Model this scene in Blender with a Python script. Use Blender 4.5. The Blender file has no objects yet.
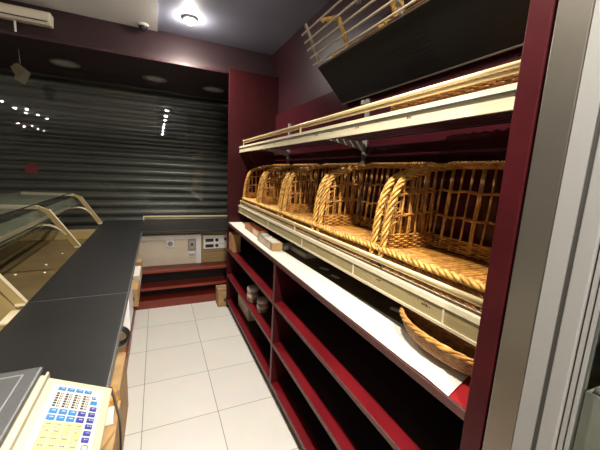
import bpy, bmesh, math, random
from mathutils import Vector, Matrix
random.seed(7)
C = bpy.context.scene.collection
PI = math.pi

# ------------------------------------------------------------ materials
def mat(name, col, rough=.5, metal=0, noise=0, nscale=8, bump=0, bscale=40, spec=.5, emis=None, estr=0, dark=None, stretch=None):
    m = bpy.data.materials.new(name); m.use_nodes = True
    nt = m.node_tree; b = nt.nodes['Principled BSDF']
    b.inputs['Base Color'].default_value = (*col, 1)
    b.inputs['Roughness'].default_value = rough
    b.inputs['Metallic'].default_value = metal
    b.inputs['Specular IOR Level'].default_value = spec
    tc = nt.nodes.new('ShaderNodeTexCoord'); src = tc.outputs['Object']
    if stretch:
        mp = nt.nodes.new('ShaderNodeMapping'); mp.inputs['Scale'].default_value = stretch
        nt.links.new(src, mp.inputs['Vector']); src = mp.outputs['Vector']
    if noise:
        n = nt.nodes.new('ShaderNodeTexNoise'); n.inputs['Scale'].default_value = nscale
        n.inputs['Detail'].default_value = 5
        nt.links.new(src, n.inputs['Vector'])
        r = nt.nodes.new('ShaderNodeValToRGB')
        r.color_ramp.elements[0].position = .3; r.color_ramp.elements[1].position = .7
        d = dark if dark else tuple(c*(1-noise) for c in col)
        r.color_ramp.elements[0].color = (*d, 1)
        r.color_ramp.elements[1].color = (*[min(1, c*(1+noise*.6)) for c in col], 1)
        nt.links.new(n.outputs['Fac'], r.inputs['Fac'])
        nt.links.new(r.outputs['Color'], b.inputs['Base Color'])
    if bump:
        n2 = nt.nodes.new('ShaderNodeTexNoise'); n2.inputs['Scale'].default_value = bscale
        nt.links.new(src, n2.inputs['Vector'])
        bp = nt.nodes.new('ShaderNodeBump'); bp.inputs['Strength'].default_value = bump
        bp.inputs['Distance'].default_value = .01
        nt.links.new(n2.outputs['Fac'], bp.inputs['Height'])
        nt.links.new(bp.outputs['Normal'], b.inputs['Normal'])
    if emis:
        b.inputs['Emission Color'].default_value = (*emis, 1)
        b.inputs['Emission Strength'].default_value = estr
    return m

def glass_mat(name, tint=(1,1,1), ior=1.45, rough=0.0):
    m = bpy.data.materials.new(name); m.use_nodes = True
    nt = m.node_tree; nt.nodes.clear()
    o = nt.nodes.new('ShaderNodeOutputMaterial'); mx = nt.nodes.new('ShaderNodeMixShader')
    t = nt.nodes.new('ShaderNodeBsdfTransparent'); g = nt.nodes.new('ShaderNodeBsdfGlossy')
    lw = nt.nodes.new('ShaderNodeLayerWeight'); lw.inputs['Blend'].default_value = .5
    pw = nt.nodes.new('ShaderNodeMath'); pw.operation = 'POWER'; pw.inputs[1].default_value = 5
    f = nt.nodes.new('ShaderNodeMath'); f.operation = 'MULTIPLY_ADD'; f.inputs[1].default_value = .8; f.inputs[2].default_value = ((ior-1)/(ior+1))**2
    nt.links.new(lw.outputs['Facing'], pw.inputs[0]); nt.links.new(pw.outputs[0], f.inputs[0])
    t.inputs['Color'].default_value = (*tint, 1); g.inputs['Roughness'].default_value = rough
    nt.links.new(f.outputs[0], mx.inputs[0]); nt.links.new(t.outputs[0], mx.inputs[1])
    nt.links.new(g.outputs[0], mx.inputs[2]); nt.links.new(mx.outputs[0], o.inputs[0])
    return m

M = {}
M['red'] = mat('red_laminate', (.13,.006,.010), .36, spec=.22, noise=.25, nscale=14, stretch=(1,.25,1))
M['wine'] = mat('dark_wine_laminate', (.040,.004,.006), .38, noise=.2, nscale=10, spec=.22)
M['red_edge'] = mat('worn_red_edge', (.085,.03,.027), .5, noise=.4, nscale=40)
M['redwood'] = mat('red_brown_laminate', (.21,.028,.016), .4, noise=.25, nscale=10, stretch=(.2,1,1))
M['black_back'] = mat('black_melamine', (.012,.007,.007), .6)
M['worktop_red'] = mat('bright_red_worktop', (.30,.012,.016), .4)
M['brown_top'] = mat('dark_brown_worktop', (.055,.035,.02), .45, noise=.4, nscale=16)
M['counter'] = mat('black_counter_laminate', (.013,.013,.014), .45, noise=.15, nscale=5, bump=.03, bscale=300)
M['counter_edge'] = mat('grey_counter_edge', (.14,.145,.145), .4)
M['seam'] = mat('grey_seam', (.09,.09,.085), .6)
M['cream_wall'] = mat('cream_panel', (.84,.76,.62), .5, noise=.08, nscale=4)
M['olive_wood'] = mat('light_wood_panel', (.42,.30,.14), .5, noise=.35, nscale=6, stretch=(.4,1,9))
M['white_pl'] = mat('white_plastic', (.93,.93,.91), .35)
M['grey_pl'] = mat('grey_plastic', (.30,.31,.31), .4)
M['dark_pl'] = mat('black_plastic', (.015,.015,.017), .35)
M['brass'] = mat('cream_brass', (.80,.64,.36), .32, metal=.3)
M['cream_rail'] = mat('cream_rail', (.66,.59,.42), .3)
M['olive_rail'] = mat('clear_yellowed_plastic', (.40,.33,.17), .25, noise=.1, nscale=5)
M['ink'] = mat('ink_marks', (.03,.02,.015), .7)
M['wicker'] = mat('wicker', (.54,.27,.055), .45, noise=.55, nscale=30, dark=(.25,.095,.018), bump=.3, bscale=120)
M['wicker_lt'] = mat('pale_wicker_braid', (.70,.42,.105), .42, noise=.5, nscale=35, dark=(.36,.165,.03), bump=.3, bscale=120)
M['wicker_dk'] = mat('dark_wicker', (.34,.15,.035), .5, noise=.5, nscale=40, dark=(.16,.06,.015), bump=.3, bscale=120)
M['paper'] = mat('white_paper', (.66,.64,.57), .7, noise=.04, nscale=9)
M['card'] = mat('brown_cardboard', (.42,.26,.11), .75, noise=.25, nscale=12)
M['card_dull'] = mat('dull_brown_cardboard', (.34,.20,.10), .75, noise=.35, nscale=14)
M['card_red'] = mat('reddish_cardboard', (.48,.20,.09), .7, noise=.3, nscale=14)
M['card_pale'] = mat('pale_card', (.58,.50,.40), .7, noise=.15, nscale=10)
M['orange'] = mat('orange_wrap', (.75,.36,.08), .5, noise=.5, nscale=60)
M['jar'] = mat('grey_brown_jar', (.24,.16,.12), .35)
M['jarlid'] = mat('pale_jar_lid', (.40,.33,.28), .4)
M['gold'] = mat('champagne_metal', (.50,.38,.17), .38, metal=.35, noise=.08, nscale=4)
M['gold_edge'] = mat('pale_champagne_edge', (.78,.68,.48), .3, metal=.2)
M['deck'] = mat('olive_case_deck', (.15,.105,.045), .4, noise=.3, nscale=5)
M['crumb'] = mat('pale_crumbs', (.85,.78,.6), .7)
M['steel'] = mat('brushed_steel', (.29,.265,.23), .36, metal=.9, noise=.12, nscale=3, stretch=(1,1,.8))
M['alu'] = mat('pale_aluminium', (.25,.25,.245), .4, metal=.15)
M['gasket'] = mat('dark_gasket', (.045,.045,.04), .6)
M['platter'] = mat('dark_steel_platter', (.17,.175,.18), .38, metal=.5, bump=.15, bscale=220)
M['scale'] = mat('cream_plastic', (.46,.43,.31), .4, noise=.05, nscale=6)
M['padwhite'] = mat('keypad_sheet', (.47,.47,.44), .4)
M['key_lb'] = mat('light_blue_key', (.012,.16,.42), .4)
M['key_db'] = mat('dark_blue_key', (.018,.028,.26), .4)
M['key_y'] = mat('pale_yellow_key', (.47,.44,.20), .4)
M['shutter'] = mat('dark_shutter_metal', (.080,.086,.072), .40, metal=.3, noise=.12, nscale=3)
M['ceil_dark'] = mat('dark_ceiling_paint', (.26,.27,.36), .6, noise=.08, nscale=2)
M['ceil_white'] = mat('white_ceiling_panel', (.88,.88,.88), .6)
M['soffit'] = mat('dark_plum_soffit', (.034,.015,.019), .55)
M['plum'] = mat('plum_wall', (.034,.007,.011), .4, noise=.2, nscale=5)
M['backred'] = mat('glossy_red_back', (.055,.008,.013), .22)
M['wall'] = mat('dark_wall_paint', (.10,.09,.09), .8)
M['lamp'] = mat('lamp_glow', (1,1,1), .4, emis=(1,.92,.80), estr=560)
M['lamp_dim'] = mat('distant_lamp_glow', (1,1,1), .4, emis=(1,.92,.80), estr=160)
M['lens_off'] = mat('unlit_frosted_lens', (.55,.52,.48), .4)
M['rack_grey'] = mat('grey_beige_upright', (.36,.31,.25), .45)
M['rack_rod'] = mat('beige_rod', (.55,.46,.33), .4)
M['stand'] = mat('grey_upright_channel', (.42,.40,.37), .4, metal=.2)
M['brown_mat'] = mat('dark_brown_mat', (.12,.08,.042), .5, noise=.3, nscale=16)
M['smoked'] = mat('smoked_panel', (.012,.013,.013), .42, noise=.3, nscale=3, spec=.3)
M['smoke_edge'] = mat('panel_edge_trim', (.30,.27,.23), .35, metal=.5)
M['redpaper'] = mat('dark_red_sticker', (.12,.004,.01), .6)
M['tag'] = mat('kraft_tag', (.18,.14,.08), .7, noise=.2, nscale=20)
M['greygreen'] = mat('grey_green_panel', (.40,.40,.37), .5, noise=.25, nscale=10)
M['white_rubber'] = mat('green_white_packet', (.72,.78,.55), .5)
M['glass'] = glass_mat('window_glass')
M['caseglass'] = glass_mat('case_glass', (.80,.86,.78), 1.22)
M['fridgeglass'] = glass_mat('door_glass', (.80,.82,.80), 1.5)

def milky_glass(name, tone, amount, sheen):
    m = bpy.data.materials.new(name); m.use_nodes = True
    nt = m.node_tree; nt.nodes.clear()
    o = nt.nodes.new('ShaderNodeOutputMaterial'); a = nt.nodes.new('ShaderNodeMixShader'); b = nt.nodes.new('ShaderNodeMixShader')
    t = nt.nodes.new('ShaderNodeBsdfTransparent'); g = nt.nodes.new('ShaderNodeBsdfGlossy'); d = nt.nodes.new('ShaderNodeBsdfDiffuse')
    g.inputs['Roughness'].default_value = .05; d.inputs['Color'].default_value = (*tone, 1)
    a.inputs[0].default_value = amount; b.inputs[0].default_value = sheen
    nt.links.new(t.outputs[0], a.inputs[1]); nt.links.new(d.outputs[0], a.inputs[2])
    nt.links.new(a.outputs[0], b.inputs[1]); nt.links.new(g.outputs[0], b.inputs[2]); nt.links.new(b.outputs[0], o.inputs[0])
    return m
M['caseglass'] = milky_glass('milky_case_glass', (.20,.22,.16), .22, .06)  # clear glass with an even diffuse grey-green tone mixed in
def tile_mat():
    m = bpy.data.materials.new('white_floor_tiles'); m.use_nodes = True
    nt = m.node_tree; b = nt.nodes['Principled BSDF']
    tc = nt.nodes.new('ShaderNodeTexCoord')
    mp = nt.nodes.new('ShaderNodeMapping')
    mp.inputs['Location'].default_value = (-.333+.9, -1.848+9.0, 0)
    nt.links.new(tc.outputs['Object'], mp.inputs['Vector'])
    br = nt.nodes.new('ShaderNodeTexBrick'); br.offset = 0; br.squash = 1
    br.inputs['Scale'].default_value = 1
    br.inputs['Brick Width'].default_value = .45; br.inputs['Row Height'].default_value = .45
    br.inputs['Mortar Size'].default_value = .0022; br.inputs['Mortar Smooth'].default_value = .2
    br.inputs['Color1'].default_value = (.64,.625,.59,1); br.inputs['Color2'].default_value = (.61,.595,.56,1)
    br.inputs['Mortar'].default_value = (.16,.14,.12,1)
    nt.links.new(mp.outputs['Vector'], br.inputs['Vector'])
    n = nt.nodes.new('ShaderNodeTexNoise'); n.inputs['Scale'].default_value = 6
    nt.links.new(tc.outputs['Object'], n.inputs['Vector'])
    mx = nt.nodes.new('ShaderNodeMixRGB'); mx.blend_type = 'MULTIPLY'; mx.inputs['Fac'].default_value = .12
    nt.links.new(br.outputs['Color'], mx.inputs['Color1']); nt.links.new(n.outputs['Color'], mx.inputs['Color2'])
    nt.links.new(mx.outputs['Color'], b.inputs['Base Color'])
    b.inputs['Roughness'].default_value = .38
    return m
M['tile'] = tile_mat()

# ------------------------------------------------------------ geometry helpers
class MB:
    def __init__(s): s.v = []; s.f = []
    def box(s, x0, y0, z0, x1, y1, z1):
        if x0 > x1: x0, x1 = x1, x0
        if y0 > y1: y0, y1 = y1, y0
        if z0 > z1: z0, z1 = z1, z0
        n = len(s.v)
        s.v += [(x0,y0,z0),(x1,y0,z0),(x1,y1,z0),(x0,y1,z0),(x0,y0,z1),(x1,y0,z1),(x1,y1,z1),(x0,y1,z1)]
        s.f += [tuple(n+i for i in q) for q in ((3,2,1,0),(4,5,6,7),(0,1,5,4),(1,2,6,5),(2,3,7,6),(3,0,4,7))]
        return s
    def prism(s, pts, axis, a, b):
        """polygon pts (2-D) extruded along axis 'x','y' or 'z' from a to b"""
        n = len(s.v); k = len(pts)
        def p(u, v, w): return {'x':(w,u,v), 'y':(u,w,v), 'z':(u,v,w)}[axis]
        s.v += [p(u,v,a) for u,v in pts] + [p(u,v,b) for u,v in pts]
        s.f += [tuple(n+i for i in range(k))[::-1], tuple(n+k+i for i in range(k))]
        s.f += [(n+i, n+(i+1)%k, n+k+(i+1)%k, n+k+i) for i in range(k)]
        return s
    def tube(s, path, r, sides=6, closed=False, caps=True):
        P = [Vector(p) for p in path]; k = len(P); n0 = len(s.v)
        prev = None
        for i, p in enumerate(P):
            if closed: t = P[(i+1)%k]-P[i-1]
            else: t = P[min(i+1,k-1)]-P[max(i-1,0)]
            if t.length < 1e-9: t = Vector((0,0,1))
            t.normalize()
            if prev is None:
                a = Vector((0,0,1)) if abs(t.z) < .9 else Vector((1,0,0))
                u = t.cross(a).normalized()
            else:
                u = prev - t*prev.dot(t)
                if u.length < 1e-6: u = t.cross(Vector((.3,.5,.8)))
                u.normalize()
            prev = u; w = t.cross(u)
            rr = r(i/(k-1)) if callable(r) else r
            for j in range(sides):
                c, d = math.cos(2*PI*j/sides), math.sin(2*PI*j/sides)
                s.v.append(tuple(p + u*(c*rr) + w*(d*rr)))
        m = k if closed else k-1
        for i in range(m):
            for j in range(sides):
                a = n0+i*sides+j; b = n0+i*sides+(j+1)%sides
                c = n0+((i+1)%k)*sides+(j+1)%sides; d = n0+((i+1)%k)*sides+j
                s.f.append((a,b,c,d))
        if caps and not closed:
            s.f.append(tuple(n0+j for j in range(sides))[::-1])
            s.f.append(tuple(n0+(k-1)*sides+j for j in range(sides)))
        return s
    def lathe(s, prof, cx, cy, cz=0, seg=24, mtx=None):
        n0 = len(s.v); k = len(prof)
        for r, z in prof:
            for j in range(seg):
                p = Vector((r*math.cos(2*PI*j/seg), r*math.sin(2*PI*j/seg), z))
                if mtx: p = mtx @ p
                s.v.append((p.x+cx, p.y+cy, p.z+cz))
        for i in range(k-1):
            for j in range(seg):
                s.f.append((n0+i*seg+j, n0+i*seg+(j+1)%seg, n0+(i+1)*seg+(j+1)%seg, n0+(i+1)*seg+j))
        s.f.append(tuple(n0+j for j in range(seg))[::-1]); s.f.append(tuple(n0+(k-1)*seg+j for j in range(seg)))
        return s
    def braid(s, path, off, r, strands=3, pitch=.06, sides=5, step=.008, flat=1.0):
        """strands twisted around a path"""
        P = resample(path, step); k = len(P)
        prev = None; fr = []
        for i, p in enumerate(P):
            t = (P[min(i+1,k-1)]-P[max(i-1,0)]).normalized()
            if prev is None:
                a = Vector((0,0,1)) if abs(t.z) < .9 else Vector((1,0,0))
                u = t.cross(a).normalized()
            else:
                u = (prev - t*prev.dot(t)).normalized()
            prev = u; fr.append((u, t.cross(u)))
        for q in range(strands):
            pts = []
            for i, p in enumerate(P):
                th = 2*PI*(i*step/pitch + q/strands)
                pts.append(p + fr[i][0]*(off*math.cos(th)) + fr[i][1]*(off*flat*math.sin(th)))
            s.tube(pts, r, sides)
        return s
    def build(s, name, m, parent=None, smooth=False, bevel=0, loc=None):
        me = bpy.data.meshes.new(name); me.from_pydata(s.v, [], s.f); me.update()
        bm = bmesh.new(); bm.from_mesh(me); bmesh.ops.recalc_face_normals(bm, faces=bm.faces); bm.to_mesh(me); bm.free()
        o = bpy.data.objects.new(name, me); C.objects.link(o)
        me.materials.append(M[m] if isinstance(m, str) else m)
        if smooth:
            for p in me.polygons: p.use_smooth = True
        if bevel:
            b = o.modifiers.new('bevel', 'BEVEL'); b.width = bevel; b.segments = 2; b.limit_method = 'ANGLE'
        if parent:
            o.parent = parent
            o.matrix_parent_inverse = Matrix.Identity(4)
            if loc is None and 'abs' in parent.keys(): o.location = -Vector(parent.location)
        if loc is not None: o.location = loc
        return o
def resample(path, step):
    P = [Vector(p) for p in path]; out = [P[0].copy()]; L = [0]
    for i in range(1, len(P)): L.append(L[-1]+(P[i]-P[i-1]).length)
    n = max(2, int(L[-1]/step)); j = 0
    for q in range(1, n+1):
        d = L[-1]*q/n
        while j < len(P)-2 and L[j+1] < d: j += 1
        f = (d-L[j])/max(1e-9, L[j+1]-L[j]); out.append(P[j].lerp(P[j+1], f))
    return out
def smooth_path(pts, n=8):
    """Catmull-Rom"""
    P = [Vector(p) for p in pts]; out = []
    for i in range(len(P)-1):
        a = P[max(i-1,0)]; b = P[i]; c = P[i+1]; d = P[min(i+2,len(P)-1)]
        for q in range(n):
            t = q/n
            out.append(.5*((2*b)+(c-a)*t+(2*a-5*b+4*c-d)*t*t+(3*b-a-3*c+d)*t**3))
    out.append(P[-1]); return out
def tag(o, label, cat, group=None, kind=None):
    o['label'] = label; o['category'] = cat
    if group: o['group'] = group
    if kind: o['kind'] = kind
    return o
def thing(name, label, cat, loc=(0,0,0), group=None, absolute=True):
    """Empty at the thing's base; parts are given in world coordinates when absolute"""
    o = bpy.data.objects.new(name, None); C.objects.link(o); o.location = loc; o.empty_display_size = .05
    tag(o, label, cat, group)
    if absolute: o['abs'] = 1
    return o
def struct(name, mb, m, label, cat, **k):
    o = mb.build(name, m, **k); o['kind'] = 'structure'; o['label'] = label; o['category'] = cat; return o
def sub(mb, name, m, part, **k):
    """sub-part: parent's own offset already applied"""
    return mb.build(name, m, part, loc=(0,0,0), **k)
def copy_thing(o, loc, label, rot=None):
    r = o.copy(); C.objects.link(r); r.location = loc; r['label'] = label
    if rot is not None: r.rotation_euler = rot
    for ch in list(o.children):
        c = ch.copy(); C.objects.link(c); c.parent = r
        for g in list(ch.children):
            d = g.copy(); C.objects.link(d); d.parent = c
    return r

# ------------------------------------------------------------ the setting
ZC = 2.90
struct('floor', MB().box(-5.2,-9.6,-.05,1.9,5.3,0), 'tile', 'pale cream floor of large square tiles with thin dark joints', 'floor')
# ceiling: dark over the shelving side, white panel over the counter side
struct('ceiling', MB().box(.042,-9.6,ZC,1.9,5.3,ZC+.05), 'ceil_dark', 'dark bluish grey ceiling above the bread shelving', 'ceiling')
struct('trim_1', MB().box(-5.2,-9.6,ZC-.012,.040,3.655,ZC+.05), 'ceil_white', 'white ceiling panel above the counter', 'ceiling')
so = struct('trim_2', MB().prism([(3.66,ZC),(3.58,2.60),(4.96,2.60),(4.96,ZC)], 'x', -5.2, 1.24), 'soffit', 'dark plum soffit above the roller shutter', 'soffit')
struct('trim_3', MB().box(-5.2,3.572,2.592,.72,3.60,2.622), 'plum', 'thin red edge strip along the soffit', 'trim', bevel=.004)
struct('wall_right', MB().box(1.24,.20,0,1.40,5.3,ZC), 'plum', 'plum red wall behind the bread shelving', 'wall')
struct('wall_back', MB().box(-5.2,5.02,0,1.24,5.15,ZC), 'wall', 'dark wall around the closed shutter', 'wall')
struct('wall_left', MB().box(-5.35,-9.6,0,-5.2,5.3,ZC), 'wall', 'dark far wall of the customer side', 'wall')
struct('wall_rear', MB().box(-5.2,-9.75,0,1.9,-9.6,ZC), 'wall', 'dark wall behind the photographer', 'wall')
struct('wall_near', MB().box(1.40,-9.6,0,1.55,.20,ZC), 'wall', 'dark wall beside the cabinet', 'wall')

# window pane between counter and shutter
w = struct('window_1', MB().box(-5.2,4.44,.90,1.20,4.452,2.598), 'glass', 'clear shop window pane reflecting rows of ceiling lamps', 'window')

# roller shutter
prof = []
zs = .05; pitch = .115
while zs < 2.72:
    for t in range(8):
        a = t/8
        prof.append((4.95-  .030*math.sin(PI*min(1,a/.86))**.7 if a < .86 else 4.95, zs+pitch*a))
    zs += pitch
mb = MB(); k = len(prof)
for x in (-5.15, 1.2): mb.v += [(x, y, z) for y, z in prof]
mb.f += [(i, i+1, k+i+1, k+i) for i in range(k-1)]
mb.v += [(-5.15,4.99,.05),(1.2,4.99,.05),(-5.15,4.99,zs),(1.2,4.99,zs)]
n = len(mb.v)-4
mb.f += [(n, n+1, n+3, n+2), (0, k, n+1, n), (k-1, 2*k-1, n+3, n+2)]
sh = thing('roller_shutter', 'dark grey corrugated roller shutter closed behind the shop window', 'shutter', (-2,4.97,0))
mb.build('slat_curtain', 'shutter', sh)
MB().box(-5.15,4.90,0,1.2,4.99,.06).build('bottom_bar', 'gasket', sh)

# ------------------------------------------------------------ ceiling lamps
lamp0 = thing('ceiling_spotlight', 'glaring ceiling spotlight above the aisle in front of the shutter', 'ceiling light', (.303,3.207,ZC), 'ceiling spotlights over the aisle', absolute=False)
MB().lathe([(.058,0),(.060,-.008),(.055,-.018),(.040,-.022),(.038,-.016)], 0,0,0,20).build('trim_ring', 'white_pl', lamp0, loc=(0,0,0), smooth=True)
MB().lathe([(.036,-.018),(.035,-.032),(.028,-.046),(.015,-.055),(.002,-.058)], 0,0,0,20).build('lamp_lens', 'lamp', lamp0, loc=(0,0,0), smooth=True)
names = ['first', 'second', 'third', 'fourth', 'fifth', 'sixth', 'seventh']
for i, y in enumerate([.64,-.26,-1.15,-2.10,-3.09,-4.29,-5.52]):
    copy_thing(lamp0, (.25,y,ZC), 'ceiling spotlight reflected as the %s dot from the top in the window row of dots' % names[i])
def add_beam(root):
    L = bpy.data.lights.new('beam', 'SPOT'); L.energy = 165; L.spot_size = math.radians(155); L.spot_blend = 1; L.shadow_soft_size = .03
    L.color = (1,.92,.80)
    o = bpy.data.objects.new('beam', L); C.objects.link(o); o.parent = root; o.location = (0,0,-.066)
for o in [q for q in bpy.data.objects if q.name.startswith('ceiling_spotlight')][:5]: add_beam(o)
zl = ZC-.012
far0 = None
for i, (x, y) in enumerate([(-3.19,-.75),(-3.27,-1.76),(-3.30,-2.64),(-3.04,-1.81),(-3.09,-2.81),(-3.09,-3.66),(-4.64,-6.37),(-4.80,-7.50),(-4.32,-6.70),(-4.47,-7.90),(-4.48,-8.73)]):
    near = i < 6
    lb = 'ceiling spotlight reflected as a dot of the %s left cluster in the window' % ('upper' if near else 'lower')
    if far0 is None:
        far0 = thing('hall_spotlight', lb, 'ceiling light', (x,y,zl), absolute=False); o = far0
        MB().lathe([(.058,0),(.060,-.008),(.055,-.018),(.040,-.022),(.038,-.016)], 0,0,0,20).build('trim_ring', 'white_pl', far0, loc=(0,0,0), smooth=True)
        MB().lathe([(.036,-.018),(.035,-.032),(.028,-.046),(.015,-.055),(.002,-.058)], 0,0,0,20).build('lamp_lens', 'lamp_dim', far0, loc=(0,0,0), smooth=True)
    else: o = copy_thing(far0, (x,y,zl), lb)
    o['group'] = 'spotlights of the %s reflected cluster' % ('upper' if near else 'lower')

# unlit round lights in the soffit
for (x, y, lab) in ((-.855,4.25,'unlit round recessed light in the soffit nearest the air unit'),
                    (.007,4.305,'unlit round recessed light in the middle of the soffit'),
                    (.70,4.39,'unlit round recessed light in the soffit beside the red end panel')):
    d = thing('recessed_light', lab, 'recessed light', (x,y,2.602), 'round lights in the soffit', absolute=False)
    MB().lathe([(.125,0),(.135,-.004),(.130,-.014),(.112,-.016),(.110,-.004)],0,0,0,32).build('rim', 'alu', d, smooth=True, loc=(0,0,0))
    MB().lathe([(.110,-.004),(.07,-.009),(.01,-.011)],0,0,0,32).build('lens', 'lens_off', d, smooth=True, loc=(0,0,0))

# small dome camera at the edge of the white ceiling
d = thing('security_camera', 'small black dome camera at the edge of the white ceiling panel', 'camera', (-.086,3.55,ZC-.012), absolute=False)
MB().lathe([(.050,0),(.052,-.012),(.046,-.020)],0,0,0,24).build('mount', 'lens_off', d, smooth=True, loc=(0,0,0))
MB().lathe([(.040,-.020),(.039,-.035),(.030,-.052),(.014,-.061),(.003,-.063)],0,0,0,24).build('dome', 'dark_pl', d, smooth=True, loc=(0,0,0))

# air unit on the soffit
d = thing('air_unit', 'long off-white wall air unit on the plum soffit', 'air conditioner', (-.95,3.58,2.705))
MB().prism([(3.634,2.812),(3.612,2.712),(3.52,2.705),(3.495,2.735),(3.50,2.79),(3.53,2.812)], 'x', -1.16, -.79).build('casing', 'cream_wall', d, bevel=.006)
MB().box(-1.14,3.492,2.722,-.81,3.50,2.728).build('air_slot', 'gasket', d)
MB().tube([(-1.04,3.56,2.705),(-1.04,3.56,2.62)], .008).build('drain_pipe', 'white_pl', d)

# hanging tags
M['tag2'] = mat('dull_tag_paper', (.20,.18,.13), .7)
d = thing('hanging_tag', 'kraft paper tag pair hanging on a string below the soffit', 'tag', (-1.16,4.0,2.60))
MB().tube([(-1.16,4.0,2.60),(-1.157,4.0,2.47)], .002, 4).build('string', 'paper', d)
mm = MB(); mm.prism([(-1.235,2.43),(-1.185,2.475),(-1.14,2.40),(-1.19,2.335)], 'y', 4.0, 4.006); mm.build('front_tag', 'tag', d)
mm = MB(); mm.prism([(-1.175,2.475),(-1.085,2.40),(-1.135,2.285),(-1.215,2.33)], 'y', 4.010, 4.016); mm.build('rear_tag', 'tag2', d)

# red sticker on the window
mm = MB(); mm.prism([(.062*math.cos(PI*(q+.5)/4)-1.268, .062*math.sin(PI*(q+.5)/4)+1.475) for q in range(8)], 'y', 4.434, 4.439)
tag(mm.build('window_sticker', 'redpaper'), 'small dark red octagonal sticker on the shop window', 'sticker')

# ------------------------------------------------------------ wall shelving unit (red)
XF, XB = .70, 1.22
Y0, Y1, YD = .45, 3.40, 1.875
u = thing('shelving_unit', 'dark red wall shelving unit with open lower cubbies along the right wall', 'shelving', (.96,1.9,0))
MB().box(XF,.402,0,1.238,Y0,ZC-.002).build('side_panel', 'wine', u, bevel=.003)
o = MB().box(XF,Y1,0,1.238,3.435,2.598).build('side_panel', 'wine', u, bevel=.003)
MB().box(XB,Y0,1.00,1.238,Y1,2.20).build('back_panel', 'backred', u)
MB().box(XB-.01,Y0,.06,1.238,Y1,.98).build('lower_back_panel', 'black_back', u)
wt = MB().box(XF+.012,Y0,.978,XB-.001,Y1,1.0).build('worktop', 'worktop_red', u)
sub(MB().box(XF,Y0,.976,XF+.012,Y1,1.001), 'front_edge', 'red_edge', wt)
dv = MB().box(XF+.004,YD-.012,.10,XB-.012,YD+.012,.977).build('divider', 'wine', u)
sub(MB().box(XF,YD-.012,.10,XF+.004,YD+.012,.976), 'front_edge', 'red_edge', dv)
for z in (.705,.405):
    for a, b in ((Y0,YD-.012),(YD+.012,Y1)):
        s_ = MB().box(XF+.006,a,z-.02,XB-.012,b,z).build('shelf', 'red', u)
        sub(MB().box(XF,a,z-.02,XF+.006,b,z-.0005), 'front_edge', 'red_edge', s_)
        sub(MB().box(XF+.070,a+.001,z,XB-.013,b-.001,z+.0015), 'dark_layer', 'black_back', s_)  # thin dark layer on the shelf top behind a red front strip
s_ = MB().box(XF+.006,Y0,.075,XB-.012,Y1,.099).build('bottom_shelf', 'red', u)
sub(MB().box(XF,Y0,.075,XF+.006,Y1,.0985), 'front_edge', 'red_edge', s_)
for a, b in ((Y0,YD-.013),(YD+.013,Y1)): sub(MB().box(XF+.075,a+.001,.099,XB-.013,b-.001,.1005), 'dark_layer', 'black_back', s_)  # same dark layer over the bottom shelf, set back from its front
MB().box(XF+.045,Y0,0,XF+.06,Y1,.075).build('plinth', 'black_back', u)
for y in (2.97,1.69):
    mm = MB().box(XB-.016,y-.014,1.01,XB-.0005,y+.014,2.06); st = mm.build('upright', 'stand', u)
for y in (1.69,):
    MB().box(XB-.05,y-.012,2.02,XB-.016,y+.012,2.045).build('hook_bracket', 'stand', u)

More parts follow.
